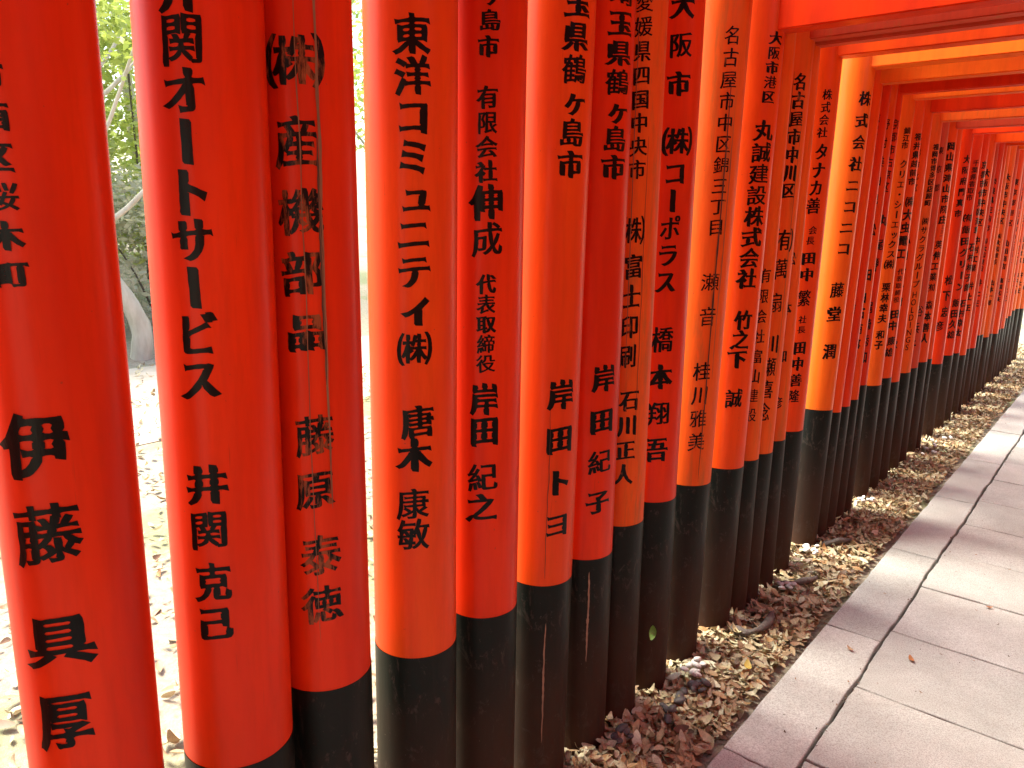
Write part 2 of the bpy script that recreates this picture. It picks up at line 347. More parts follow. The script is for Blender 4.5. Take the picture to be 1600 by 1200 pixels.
TEXTS = {  # column of characters: azimuth and height of its first and last, width, height, weight
    1: [
        ('市西区桜木町', 2.347, 1.645, 2.324, 1.421, 0.0368, 0.0332, 1.0),
        ('伊', 2.299, 1.206, 2.299, 1.206, 0.0791, 0.0817, 1.0),
        ('藤', 2.268, 1.087, 2.268, 1.087, 0.08, 0.0841, 1.0),
        ('具', 2.273, 0.936, 2.273, 0.936, 0.0813, 0.0763, 1.0),
        ('厚', 2.326, 0.816, 2.326, 0.816, 0.0705, 0.0851, 1.0),
    ],
    2: [
        ('井関オートサービス', 2.346, 1.79, 2.394, 1.255, 0.0569, 0.0658, 1.0),
        ('井', 2.387, 1.092, 2.387, 1.092, 0.0604, 0.0601, 1.0),
        ('関', 2.4, 1.02, 2.4, 1.02, 0.0574, 0.0627, 1.0),
        ('克', 2.379, 0.933, 2.379, 0.933, 0.0536, 0.0613, 1.0),
        ('己', 2.39, 0.863, 2.39, 0.863, 0.0524, 0.0573, 1.0),
    ],
    3: [
        ('㈱', 2.292, 1.722, 2.281, 1.722, 0.0918, 0.08, 1.0),
        ('産', 2.322, 1.605, 2.322, 1.605, 0.0656, 0.0758, 1.0),
        ('機', 2.298, 1.499, 2.286, 1.499, 0.0688, 0.0719, 1.0),
        ('部', 2.325, 1.403, 2.313, 1.403, 0.0659, 0.0723, 1.0),
        ('品', 2.279, 1.308, 2.267, 1.308, 0.0623, 0.0589, 1.0),
        ('藤', 2.22, 1.132, 2.22, 1.132, 0.062, 0.0714, 1.0),
        ('原', 2.266, 1.036, 2.266, 1.036, 0.0608, 0.0703, 1.0),
        ('泰', 2.196, 0.915, 2.196, 0.915, 0.0691, 0.0754, 1.0),
        ('徳', 2.213, 0.821, 2.213, 0.821, 0.0678, 0.0715, 1.0),
    ],
    4: [
        ('東洋コミュニティ', 2.291, 1.802, 2.287, 1.326, 0.0607, 0.0643, 1.0),
        ('㈱', 2.295, 1.25, 2.295, 1.25, 0.0664, 0.0634, 1.0),
        ('唐', 2.238, 1.108, 2.252, 1.108, 0.0602, 0.0649, 1.0),
        ('木', 2.315, 1.041, 2.315, 1.041, 0.0631, 0.0648, 1.0),
        ('康', 2.368, 0.941, 2.368, 0.941, 0.0641, 0.0626, 1.0),
        ('敏', 2.36, 0.877, 2.36, 0.877, 0.0647, 0.0637, 1.0),
    ],
    5: [
        ('ヶ島市', 2.301, 1.909, 2.364, 1.816, 0.0398, 0.0386, 1.0),
        ('有限会社', 2.368, 1.723, 2.383, 1.583, 0.0396, 0.0422, 1.0),
        ('伸成', 2.361, 1.523, 2.353, 1.45, 0.0611, 0.0682, 1.0),
        ('代表取締役', 2.359, 1.36, 2.357, 1.194, 0.0376, 0.0388, 1.0),
        ('岸田', 2.382, 1.116, 2.375, 1.047, 0.0587, 0.0648, 1.0),
        ('紀之', 2.414, 0.942, 2.441, 0.873, 0.0631, 0.0648, 1.0),
    ],
    6: [
        ('玉県鶴ヶ島市', 1.975, 1.944, 2.018, 1.611, 0.0613, 0.0579, 1.0),
        ('岸田トヨ', 2.019, 1.085, 2.0, 0.758, 0.0679, 0.0679, 1.0),
    ],
    7: [
        ('埼玉県鶴ヶ島市', 1.896, 2.0, 1.966, 1.615, 0.0674, 0.0562, 1.0),
        ('岸田紀子', 2.011, 1.097, 2.067, 0.764, 0.0651, 0.0659, 1.0),
    ],
    8: [
        ('愛媛県四国中央市', 2.362, 2.012, 2.379, 1.618, 0.0427, 0.0479, 0.55),
        ('㈱', 2.421, 1.465, 2.44, 1.461, 0.0619, 0.0748, 0.6),
        ('富士印刷', 2.369, 1.373, 2.437, 1.134, 0.0466, 0.0647, 0.7),
        ('石川正人', 2.301, 1.012, 2.419, 0.799, 0.0534, 0.0588, 0.7),
    ],
    9: [
        ('大阪市', 2.347, 2.043, 2.354, 1.849, 0.0609, 0.0629, 1.0),
        ('㈱', 2.269, 1.702, 2.289, 1.699, 0.0919, 0.0763, 1.0),
        ('コーポラス', 2.319, 1.618, 2.446, 1.322, 0.0596, 0.0662, 1.0),
        ('橋本翔吾', 2.45, 1.157, 2.445, 0.827, 0.0656, 0.0729, 1.0),
    ],
    10: [
        ('名古屋市中区錦三丁目', 2.28, 2.02, 2.3, 1.472, 0.0497, 0.051, 0.3),
        ('瀬', 2.344, 1.305, 2.369, 1.305, 0.0589, 0.055, 0.2),
        ('音', 2.332, 1.198, 2.354, 1.196, 0.0552, 0.06, 0.2),
        ('桂川雅美', 2.378, 1.024, 2.374, 0.794, 0.0535, 0.0607, 0.35),
    ],
    11: [
        ('大阪市港区', 2.004, 2.062, 2.107, 1.883, 0.0481, 0.0382, 1.0),
        ('丸誠建設株式会社', 2.139, 1.779, 2.291, 1.301, 0.0705, 0.0637, 1.0),
        ('竹之下', 2.29, 1.161, 2.409, 1.027, 0.0637, 0.0638, 1.0),
        ('誠', 2.393, 0.89, 2.42, 0.89, 0.0604, 0.0657, 1.0),
    ],
    12: [
        ('有限会社富山建設', 2.021, 1.306, 2.219, 0.803, 0.041, 0.051, 0.5),
    ],
    13: [
        ('名古屋市中川区', 2.241, 1.966, 2.306, 1.599, 0.0483, 0.0537, 1.0),
        ('㈲', 2.24, 1.424, 2.276, 1.424, 0.0797, 0.0839, 0.6),
        ('萬扇', 2.258, 1.322, 2.387, 1.199, 0.0535, 0.0742, 0.6),
        ('川瀬喜念', 2.336, 1.047, 2.45, 0.787, 0.0507, 0.0705, 0.6),
    ],
    14: [
        ('松本和彦', 2.157, 1.356, 2.21, 0.802, 0.0355, 0.0494, 1.0),
    ],
    15: [
        ('株式会社', 2.281, 1.961, 2.338, 1.824, 0.0396, 0.0391, 0.6),
        ('タナカ善', 2.268, 1.752, 2.402, 1.551, 0.0537, 0.0595, 1.0),
        ('会長', 2.31, 1.459, 2.383, 1.419, 0.0345, 0.0319, 0.5),
        ('田中', 2.356, 1.351, 2.366, 1.286, 0.0541, 0.0499, 1.0),
        ('繁', 2.371, 1.193, 2.364, 1.188, 0.0515, 0.0659, 1.0),
        ('社長', 2.357, 1.109, 2.368, 1.068, 0.0322, 0.0309, 0.5),
        ('田中善隆', 2.339, 0.995, 2.407, 0.795, 0.0495, 0.0527, 1.0),
    ],
    16: [
        ('株式会社ニコニコ', 2.107, 2.0, 2.292, 1.379, 0.0616, 0.0578, 1.0),
        ('藤堂', 2.363, 1.2, 2.373, 1.094, 0.0613, 0.0669, 1.0),
        ('潤', 2.364, 0.93, 2.401, 0.93, 0.0614, 0.0684, 1.0),
    ],
    17: [
        ('滋賀県大津市', 2.454, 1.817, 2.454, 1.462, 0.0495, 0.055, 1.0),
        ('㈱大和建設', 2.454, 1.34, 2.454, 1.127, 0.0421, 0.0468, 1.0),
        ('小林清', 2.454, 0.961, 2.454, 0.796, 0.0495, 0.055, 1.0),
    ],
    18: [
        ('滋賀県高島市安曇川町', 2.195, 1.949, 2.421, 1.472, 0.0302, 0.0419, 1.0),
        ('大和商店', 2.357, 1.305, 2.258, 1.096, 0.036, 0.05, 1.0),
        ('会一', 2.369, 0.99, 2.352, 0.887, 0.0304, 0.0422, 1.0),
    ],
    19: [
        ('野村美由紀', 2.115, 1.933, 2.314, 1.598, 0.0348, 0.0484, 0.4),
        ('松田', 2.243, 1.456, 2.117, 1.247, 0.0429, 0.0596, 1.0),
        ('白石商事', 2.285, 1.141, 2.323, 0.914, 0.0399, 0.0554, 1.0),
    ],
    20: [
        ('京都市右京区', 1.8, 1.942, 2.02, 1.656, 0.0438, 0.0461, 0.5),
        ('丸尾', 1.806, 1.501, 1.922, 1.386, 0.0517, 0.0545, 1.0),
        ('商店', 2.049, 1.304, 2.185, 1.279, 0.038, 0.043, 1.0),
        ('尾崎秀和', 2.13, 1.083, 2.079, 0.836, 0.0414, 0.0575, 1.0),
    ],
    21: [
        ('鯖江市', 2.058, 1.935, 2.119, 1.865, 0.0428, 0.0329, 0.6),
        ('クリエ・シーエックス', 2.045, 1.777, 2.196, 1.335, 0.0475, 0.0407, 0.6),
        ('㈱', 2.2, 1.283, 2.24, 1.28, 0.0612, 0.0485, 1.0),
        ('栗林幸夫', 2.234, 1.168, 2.241, 1.006, 0.0471, 0.0463, 1.0),
        ('和子', 2.241, 0.922, 2.29, 0.868, 0.0464, 0.0473, 1.0),
    ],
    22: [
        ('福井県越前市', 1.931, 1.923, 2.014, 1.701, 0.0491, 0.0378, 1.0),
        ('㈱大虫電工', 1.961, 1.599, 2.181, 1.332, 0.061, 0.0559, 1.0),
        ('代表取締役', 2.054, 1.238, 2.087, 1.089, 0.0385, 0.0307, 0.6),
        ('田中', 2.044, 1.011, 2.141, 0.949, 0.061, 0.0488, 1.0),
        ('康雄', 2.091, 0.865, 2.185, 0.802, 0.0512, 0.0495, 1.0),
    ],
    23: [
        ('京都市北区', 2.216, 1.915, 2.109, 1.675, 0.0299, 0.0393, 0.3),
        ('小川一之', 2.193, 1.394, 2.278, 1.165, 0.035, 0.0486, 1.0),
        ('清次', 2.199, 1.063, 2.187, 0.825, 0.0363, 0.0504, 1.0),
    ],
    24: [
        ('福岡市博多区店屋町', 1.995, 1.905, 2.105, 1.603, 0.0447, 0.0344, 1.0),
        ('㈱サクラグループ', 2.121, 1.501, 2.252, 1.147, 0.0463, 0.0433, 0.6),
        ('HOLDINGS', 2.244, 1.085, 2.32, 0.777, 0.0338, 0.0375, 0.4),
    ],
    25: [
        ('東京都', 1.903, 1.898, 1.8, 1.692, 0.0401, 0.0422, 0.4),
        ('谷兵子', 1.924, 0.974, 2.189, 0.769, 0.0529, 0.0665, 0.5),
    ],
    26: [
        ('岡山県津山市院庄', 2.131, 1.941, 2.052, 1.512, 0.0584, 0.0483, 1.0),
        ('三三一', 1.943, 1.468, 2.026, 1.415, 0.0218, 0.023, 0.5),
        ('英伸工業㈲', 2.105, 1.363, 2.284, 1.101, 0.0503, 0.0508, 1.0),
        ('森本善人', 2.25, 0.992, 2.311, 0.782, 0.0518, 0.0564, 1.0),
    ],
    27: [
        ('奈良県生駒市', 2.48, 1.815, 2.48, 1.46, 0.0495, 0.055, 1.0),
        ('㈱大和建設', 2.48, 1.332, 2.48, 1.119, 0.0421, 0.0468, 1.0),
        ('山本一郎', 2.48, 0.976, 2.48, 0.805, 0.0445, 0.0495, 1.0),
    ],
    28: [
        ('大阪府門真市', 2.117, 1.898, 2.262, 1.554, 0.0485, 0.0483, 1.0),
        ('松下', 2.248, 1.119, 2.29, 1.017, 0.0572, 0.0684, 1.0),
        ('忠彦', 2.258, 0.905, 2.528, 0.809, 0.0509, 0.0695, 1.0),
    ],
    29: [
        ('千葉県香取市', 2.183, 1.894, 2.333, 1.665, 0.0473, 0.0422, 0.6),
        ('㈲飯田グリーン', 2.187, 1.529, 2.036, 1.054, 0.0737, 0.0573, 1.0),
        ('飯田久雄', 2.215, 0.941, 2.279, 0.713, 0.0567, 0.0595, 1.0),
    ],
    30: [
        ('京都市伏見区深草', 1.98, 1.896, 1.8, 1.444, 0.0502, 0.0529, 1.0),
        ('石村林子郎', 2.043, 1.324, 1.962, 1.033, 0.0571, 0.0601, 1.0),
        ('石村幸太', 2.164, 0.919, 2.265, 0.702, 0.0547, 0.0569, 1.0),
    ],
    31: [
        ('大阪市中央区', 2.352, 1.854, 2.352, 1.499, 0.0495, 0.055, 1.0),
        ('中村工業', 2.352, 1.367, 2.352, 1.162, 0.0495, 0.055, 1.0),
        ('井上正', 2.352, 1.029, 2.352, 0.864, 0.0495, 0.055, 1.0),
    ],
    32: [
        ('京都市山科区', 2.365, 1.804, 2.365, 1.449, 0.0495, 0.055, 1.0),
        ('中村工業', 2.365, 1.352, 2.365, 1.147, 0.0495, 0.055, 1.0),
        ('山本一郎', 2.365, 0.963, 2.365, 0.793, 0.0445, 0.0495, 1.0),
    ],
    33: [
        ('奈良県生駒市', 2.464, 1.811, 2.464, 1.456, 0.0495, 0.055, 1.0),
        ('㈱大和建設', 2.464, 1.355, 2.464, 1.142, 0.0421, 0.0468, 1.0),
        ('井上正', 2.464, 1.031, 2.464, 0.866, 0.0495, 0.055, 1.0),
    ],
    34: [
        ('愛知県豊田市', 2.456, 1.795, 2.456, 1.44, 0.0495, 0.055, 1.0),
        ('中村工業', 2.456, 1.384, 2.456, 1.179, 0.0495, 0.055, 1.0),
        ('高橋和夫', 2.456, 0.984, 2.456, 0.814, 0.0445, 0.0495, 1.0),
    ],
    35: [
        ('滋賀県大津市', 2.46, 1.803, 2.46, 1.448, 0.0495, 0.055, 1.0),
        ('㈱大和建設', 2.46, 1.386, 2.46, 1.173, 0.0421, 0.0468, 1.0),
        ('小林清', 2.46, 0.987, 2.46, 0.822, 0.0495, 0.055, 1.0),
    ],
    36: [
        ('大阪市中央区', 2.416, 1.869, 2.416, 1.514, 0.0495, 0.055, 1.0),
        ('㈱大和建設', 2.416, 1.387, 2.416, 1.173, 0.0421, 0.0468, 1.0),
        ('山本一郎', 2.416, 0.995, 2.416, 0.825, 0.0445, 0.0495, 1.0),
    ],
    37: [
        ('大阪市中央区', 2.486, 1.867, 2.486, 1.512, 0.0495, 0.055, 1.0),
        ('北村製作所', 2.486, 1.319, 2.486, 1.106, 0.0421, 0.0468, 1.0),
        ('小林清', 2.486, 0.988, 2.486, 0.823, 0.0495, 0.055, 1.0),
    ],
    38: [
        ('東京都港区', 2.478, 1.853, 2.478, 1.498, 0.0495, 0.055, 1.0),
        ('山田商店', 2.478, 1.318, 2.478, 1.113, 0.0495, 0.055, 1.0),
        ('高橋和夫', 2.478, 0.985, 2.478, 0.815, 0.0445, 0.0495, 1.0),
    ],
    39: [
        ('東京都港区', 2.392, 1.795, 2.392, 1.44, 0.0495, 0.055, 1.0),
        ('中村工業', 2.392, 1.344, 2.392, 1.139, 0.0495, 0.055, 1.0),
        ('山本一郎', 2.392, 1.007, 2.392, 0.836, 0.0445, 0.0495, 1.0),
    ],
    40: [
        ('愛知県豊田市', 2.442, 1.795, 2.442, 1.44, 0.0495, 0.055, 1.0),
        ('㈱大和建設', 2.442, 1.37, 2.442, 1.157, 0.0421, 0.0468, 1.0),
        ('井上正', 2.442, 0.963, 2.442, 0.798, 0.0495, 0.055, 1.0),
    ],
    41: [
        ('京都市山科区', 2.426, 1.872, 2.426, 1.517, 0.0495, 0.055, 1.0),
        ('西川電気', 2.426, 1.359, 2.426, 1.154, 0.0495, 0.055, 1.0),
        ('小林清', 2.426, 0.997, 2.426, 0.832, 0.0495, 0.055, 1.0),
    ],
    42: [
        ('大阪市中央区', 2.478, 1.852, 2.478, 1.497, 0.0495, 0.055, 1.0),
        ('中村工業', 2.478, 1.33, 2.478, 1.125, 0.0495, 0.055, 1.0),
        ('山本一郎', 2.478, 1.009, 2.478, 0.839, 0.0445, 0.0495, 1.0),
    ],
    43: [
        ('奈良県生駒市', 2.358, 1.854, 2.358, 1.499, 0.0495, 0.055, 1.0),
        ('西川電気', 2.358, 1.342, 2.358, 1.137, 0.0495, 0.055, 1.0),
        ('山本一郎', 2.358, 0.992, 2.358, 0.821, 0.0445, 0.0495, 1.0),
    ],
    44: [
        ('愛知県豊田市', 2.432, 1.849, 2.432, 1.494, 0.0495, 0.055, 1.0),
        ('山田商店', 2.432, 1.327, 2.432, 1.122, 0.0495, 0.055, 1.0),
        ('井上正', 2.432, 0.976, 2.432, 0.811, 0.0495, 0.055, 1.0),
    ],
    45: [
        ('東京都港区', 2.404, 1.813, 2.404, 1.458, 0.0495, 0.055, 1.0),
        ('㈱大和建設', 2.404, 1.344, 2.404, 1.13, 0.0421, 0.0468, 1.0),
        ('山本一郎', 2.404, 0.994, 2.404, 0.823, 0.0445, 0.0495, 1.0),
    ],
}


# ------------------------------------------------------------------ brush lettering
def glyph_outlines(ch, cache={}):
    if ch in cache: return cache[ch]
    cu = bpy.data.curves.new('glyph', 'FONT')
    cu.body = ch; cu.size = 1.0; cu.resolution_u = 2
    ob = bpy.data.objects.new('glyph', cu); COL.objects.link(ob)
    dg = bpy.context.evaluated_depsgraph_get()
    c2 = ob.evaluated_get(dg).to_curve(dg)
    loops = []
    for sp in c2.splines:
        pts = []
        if sp.type == 'BEZIER':
            bp = sp.bezier_points; n = len(bp)
            for i in range(n):
                a, b_ = bp[i], bp[(i + 1) % n]
                P0, P1, P2, P3 = a.co, a.handle_right, b_.handle_left, b_.co
                straight = (P1 - P0).cross(P3 - P0).length < 1e-5 and (P2 - P0).cross(P3 - P0).length < 1e-5
                k = 1 if straight else 4
                for j in range(k):
                    t = j / k; s = 1 - t
                    q = P0 * s**3 + P1 * 3 * s * s * t + P2 * 3 * s * t * t + P3 * t**3
                    pts.append((q.x, q.y))
        else:
            pts = [(p.co.x, p.co.y) for p in sp.points]
        out = []
        for p in pts:
            if not out or (p[0] - out[-1][0])**2 + (p[1] - out[-1][1])**2 > 1e-7: out.append(p)
        if len(out) > 2: loops.append(out)
    ob_eval = None
    bpy.data.objects.remove(ob); bpy.data.curves.remove(cu)
    cache[ch] = loops
    return loops

def brush(loops, weight, seed, detail):
    """turn even-width outlines into brush strokes: thicker uprights, swollen stroke ends, slightly wavering edges"""
    if not loops: return []
    npt = sum(len(l) for l in loops)
    dens = max(0.55, min(1.45, 1.75 - npt / 95.0))            # crowded characters get thinner strokes
    res = []
    for l in loops:
        n = len(l)
        pts = []
        for i in range(n):
            a, b_ = l[i], l[(i + 1) % n]
            L = sqrt((b_[0] - a[0])**2 + (b_[1] - a[1])**2)
            k = max(1, int(L / detail))
            pts.append((a[0], a[1], True))
            for j in range(1, k):
                t = j / k
                pts.append((a[0] + (b_[0] - a[0]) * t, a[1] + (b_[1] - a[1]) * t, False))
        m = len(pts); new = []
        for i in range(m):
            p, c, q = pts[i - 1], pts[i], pts[(i + 1) % m]
            e1 = Vector((c[0] - p[0], c[1] - p[1])); e2 = Vector((q[0] - c[0], q[1] - c[1]))
            if e1.length < 1e-7 or e2.length < 1e-7: continue
            e1.normalize(); e2.normalize()
            nn = (Vector((-e1.y, e1.x)) + Vector((-e2.y, e2.x))) * FLIP
            if nn.length < 1e-4: continue
            nn.normalize()
            turn = (e1.x * e2.y - e1.y * e2.x) * (-FLIP)       # >0 on a convex corner
            d = (0.010 + 0.044 * abs(nn.x) ** 1.3) * weight * dens
            if c[2] and turn > 0.6:
                # stroke ends: swell the lower right and upper left corners like a pressed brush
                d += 0.034 * weight * dens * (1.0 if nn.x * nn.y < 0 else -0.2)
            w = noise.noise(Vector((c[0] * 7 + seed * 3.1, c[1] * 7, seed * 1.7))) * 0.012
            new.append((c[0] + nn.x * (d + w), c[1] + nn.y * (d + w)))
        if len(new) > 2: res.append(new)
    # right-rising horizontals and a little curvature
    return [[(x, y + 0.075 * (x - 0.5) + 0.03 * sin((x - 0.1) * 3.2)) for x, y in l] for l in res]

def sarea(l):
    return sum(l[i][0] * l[(i + 1) % len(l)][1] - l[(i + 1) % len(l)][0] * l[i][1] for i in range(len(l))) / 2
FLIP = -1 if sarea(glyph_outlines('一')[0]) > 0 else 1         # winding of a filled outline

def fill_glyph(loops, cuts):
    """triangles of every region with a non-zero winding number"""
    V, E = [], []
    for l in loops:
        o = len(V); n = len(l)
        V += [Vector(p) for p in l]; E += [(o + i, o + (i + 1) % n) for i in range(n)]
    lo = min(v.y for v in V) - .1; hi = max(v.y for v in V) + .1
    ne = len(E)
    x0 = min(v.x for v in V); x1 = max(v.x for v in V)
    for c in range(cuts):
        x = x0 + (x1 - x0) * (c + 1) / (cuts + 1) + 0.00037
        o = len(V); V += [Vector((x, lo)), Vector((x, hi))]; E.append((o, o + 1))
    vv, _, ff, _, _, _ = delaunay_2d_cdt(V, E, [], 0, 1e-5)
    P = np.array([(v.x, v.y) for v in vv]); T = np.array([f for f in ff if len(f) == 3])
    if not len(T): return [], []
    C = P[T].mean(axis=1)
    A = np.array([V[a][:] for a, b_ in E[:ne]]); B = np.array([V[b_][:] for a, b_ in E[:ne]])
    cx, cy = C[:, :1], C[:, 1:]
    ay, by, ax, bx = A[None, :, 1], B[None, :, 1], A[None, :, 0], B[None, :, 0]
    up = (ay <= cy) & (by > cy); dn = (ay > cy) & (by <= cy)
    side = (bx - ax) * (cy - ay) - (cx - ax) * (by - ay)
    W = (up & (side > 0)).sum(1) - (dn & (side < 0)).sum(1)
    T = T[W != 0]
    return P, T

def glyph_tris(ch, wt, fine, var, cache={}):
    key = (ch, wt, fine, var)
    if key in cache: return cache[key]
    base = glyph_outlines(ch)
    res = ([], [])
    if base:
        xs = [p[0] for l in base for p in l]; ys = [p[1] for l in base for p in l]
        latin = ord(ch) < 256
        if latin or ch in 'ー・': cx, cy = (min(xs) + max(xs)) / 2, (min(ys) + max(ys)) / 2
        else: cx, cy = 0.5, 0.38
        base = [[(x - cx + 0.5, y - cy) for x, y in l] for l in base]
        if ch == 'ー': base = [[(y + 0.5, -(x - 0.5)) for x, y in l] for l in base]
        res = fill_glyph(brush(base, wt * (0.6 if latin else 1.0), hash_(ch) + var, 0.06 if fine else 0.3), 11 if fine else 3)
    cache[key] = res
    return res

def inscription(rad, segs, fine):
    """one mesh: every column of characters of a shaft, bent round the cylinder of radius rad about the local z axis"""
    VV, FF = [], []
    for si, (s, a0, z0, a1, z1, w, h, wt) in enumerate(segs):
        n = len(s)
        for i, ch in enumerate(s):
            P, T = glyph_tris(ch, wt, fine, i % 3 if fine else 0)
            if not len(T): continue
            latin = ord(ch) < 256
            t = i / (n - 1) if n > 1 else 0
            a = a0 + (a1 - a0) * t; z = z0 + (z1 - z0) * t
            kx, ky = (w / 0.8, h / 0.75) if latin else (w / 0.95, h / 0.97)
            hs = (hash_(ch + s) + 13 * i) % 17 / 17.0 - 0.5
            kx *= 1 + 0.09 * hs; ky *= 1 - 0.07 * hs; ca_, sa_ = cos(0.07 * hs), sin(0.07 * hs)
            off = 0.08 if ch in 'ョヶィュッ' else 0
            rr = rad + (0.0009 if fine else 0.0014) + 0.0001 * (si % 3)
            used = sorted(set(int(q) for q in T.ravel())); idx = {q: len(VV) + j for j, q in enumerate(used)}
            for q in used:
                # local x grows to the reader's right: azimuth decreases
                px, py = P[q][0] - 0.5 + off, P[q][1]
                px, py = px * ca_ - py * sa_, px * sa_ + py * ca_
                az = a - px * kx / rad
                VV.append((sin(az) * rr, cos(az) * rr, py * ky + z))
            FF += [(idx[int(f[0])], idx[int(f[1])], idx[int(f[2])]) for f in T]
    me = mesh_from('inscription', VV, FF)
    if me.polygons:
        p = me.polygons[0]
        if p.normal.x * p.center.x + p.normal.y * p.center.y < 0: me.flip_normals()
    return me

def hash_(s):
    h = 7
    for c in s: h = (h * 31 + ord(c)) % 9973
    return h % 100

# ------------------------------------------------------------------ gates
def shaft_mesh(name, r, z0, z1, seed, segs=72, rings=14, cap=False, taper=0.0):
    V, F = [], []
    for j in range(rings + 1):
        z = z0 + (z1 - z0) * j / rings
        for i in range(segs):
            a = 2 * pi * i / segs
            rr = r * (1 - taper * (z - 0.6)) + 0.0007 * noise.noise(Vector((cos(a) * 2, sin(a) * 2 + seed, z * 1.3)))
            V.append((sin(a) * rr, cos(a) * rr, z))
    for j in range(rings):
        for i in range(segs):
            k = (i + 1) % segs
            F.append((j * segs + i, (j + 1) * segs + i, (j + 1) * segs + k, j * segs + k))
    me = bpy.data.meshes.new(name)
    if cap: F.append(tuple(rings * segs + i for i in reversed(range(segs)))) ; F.append(tuple(range(segs)))
    me.from_pydata(V, [], F)
    me.polygons.foreach_set('use_smooth', [True] * (rings * segs) + [False] * (len(F) - rings * segs))
    me.update()
    return me

def box_mesh(name, x0, x1, y0, y1, z0, z1, bev=0.004, sag=None):
    bm = bmesh.new()
    bmesh.ops.create_cube(bm, size=1)
    for v in bm.verts:
        v.co = ((x0 + x1) / 2 + v.co.x * (x1 - x0), (y0 + y1) / 2 + v.co.y * (y1 - y0), (z0 + z1) / 2 + v.co.z * (z1 - z0))
    if sag:
        long_e = [e for e in bm.edges if abs(e.verts[0].co.x - e.verts[1].co.x) > 0.5]
        bmesh.ops.subdivide_edges(bm, edges=long_e, cuts=9)
        c = (x0 + x1) / 2; hw = (x1 - x0) / 2
        for v in bm.verts: v.co.z += sag * abs((v.co.x - c) / hw) ** 2.6
    if bev: bmesh.ops.bevel(bm, geom=[e for e in bm.edges if e.calc_face_angle(0) > 1.0], offset=bev, segments=2, affect='EDGES')
    return bm_mesh(name, bm)

def crack_mesh(rad, az, z0, z1, w, seed, wander=0.05):
    n = 40; V, F = [], []
    for i in range(n + 1):
        t = i / n; z = z0 + (z1 - z0) * t
        a = az + wander * noise.noise(Vector((t * 2.2, seed, 0))) + 0.02 * noise.noise(Vector((t * 11, seed, 4)))
        hw = w * (sin(pi * t) ** 0.5 if 0 < t < 1 else 0) * (0.45 + 0.9 * abs(noise.noise(Vector((t * 14, seed, 9))))) / 2 + 0.0002
        for s in (-1, 1):
            b_ = a + s * hw / rad
            V.append((sin(b_) * (rad + 0.0024), cos(b_) * (rad + 0.0024), z))
    for i in range(n): F.append((2 * i, 2 * i + 1, 2 * i + 3, 2 * i + 2))
    return mesh_from('wood_crack', V, F)

TONE = {1: 'deep', 2: 'deep', 3: 'deep', 4: 'mid', 5: 'deep', 6: 'mid', 7: 'deep', 8: 'worn', 9: 'deep', 10: 'worn', 11: 'mid', 12: 'worn', 13: 'worn', 14: 'worn',
        15: 'mid', 16: 'orange', 17: 'mid', 18: 'deep', 19: 'mid', 20: 'deep', 21: 'orange', 22: 'mid', 23: 'mid', 24: 'worn', 25: 'dull', 26: 'mid', 27: 'mid', 28: 'deep',
        29: 'deep', 30: 'deep', 31: 'mid', 32: 'dull', 33: 'deep', 34: 'mid', 35: 'worn', 36: 'worn', 37: 'dull', 38: 'mid', 39: 'dull', 40: 'mid', 41: 'orange', 42: 'mid', 43: 'orange', 44: 'orange', 45: 'worn'}
BEAMZ = {11: 2.087, 13: 2.108, 14: 2.098, 15: 2.100, 16: 2.127, 17: 2.083, 20: 2.080, 21: 2.082, 23: 2.064, 24: 2.042, 26: 2.043, 28: 2.056, 31: 2.07, 34: 2.09, 37: 2.111}
BEAMTONE = {11: 'deep', 12: 'deep', 13: 'dull', 14: 'dull', 15: 'mid', 16: 'orange', 17: 'orange', 21: 'orange', 23: 'deep', 24: 'worn', 26: 'dull', 28: 'deep', 37: 'orange'}
LABEL = {
 1: 'nearest torii, its red post at the left edge with huge carved characters',
 2: 'torii with large katakana on its post, right of the gap showing the tree',
 3: 'torii whose post has peeling characters and a long vertical split',
 4: 'torii whose post with a golden left edge stands on the widest black foot',
 5: 'torii with small mixed-size characters, touching the post with the widest black foot',
 6: 'torii whose post has two widely spaced inscriptions and a hairline crack',
 7: 'torii whose black foot shows a long pale splintered scar near its top',
 8: 'torii with a weathered orange post between two smooth deep red ones',
 9: 'torii whose deep red post carries bold katakana above four spaced kanji',
 10: 'torii with thin handwritten characters and a crack running down to the black foot',
 11: 'first torii whose crossbeam shows, with heavy characters on a bright vermilion post',
 12: 'torii with a very narrow weathered post behind the first visible crossbeam',
 13: 'torii with a weathered orange post split beside its characters',
 14: 'torii with a narrow orange post showing only slivers of lettering',
 15: 'torii with small crowded names on the red post before the golden one',
 16: 'torii with the brightest golden orange post and widely spaced katakana',
 17: 'torii with a narrow post directly behind the brightest golden one',
 18: 'torii whose post with dense small writing is second behind the golden one',
 19: 'torii with a narrow red post, third behind the brightest golden one',
 20: 'torii with a slender dark red post before the glowing one with thin katakana',
 21: 'torii with the glowing orange post and long thin katakana in mid distance',
 22: 'torii with a red post just behind the glowing one with thin katakana',
 24: 'torii whose worn orange post ends in a column of Latin capitals',
 23: 'torii whose post is a narrow strip before the one with Latin capitals',
 25: 'torii with a faded red post right behind the one with Latin capitals',
 26: 'torii whose post has short horizontal strokes below its address line',
 27: 'torii with a narrow post just before the broad dark red one',
 28: 'torii with the broad dark red post and glowing left edge, far along',
}
ORD = ['first', 'second', 'third', 'fourth', 'fifth', 'sixth', 'seventh', 'eighth', 'ninth', 'tenth', 'eleventh', 'twelfth', 'thirteenth', 'fourteenth', 'fifteenth', 'sixteenth', 'seventeenth']
rnd = random.Random(5)
GROUP = 'vermilion torii gates lined up along the path'
RIGHT = 1.12
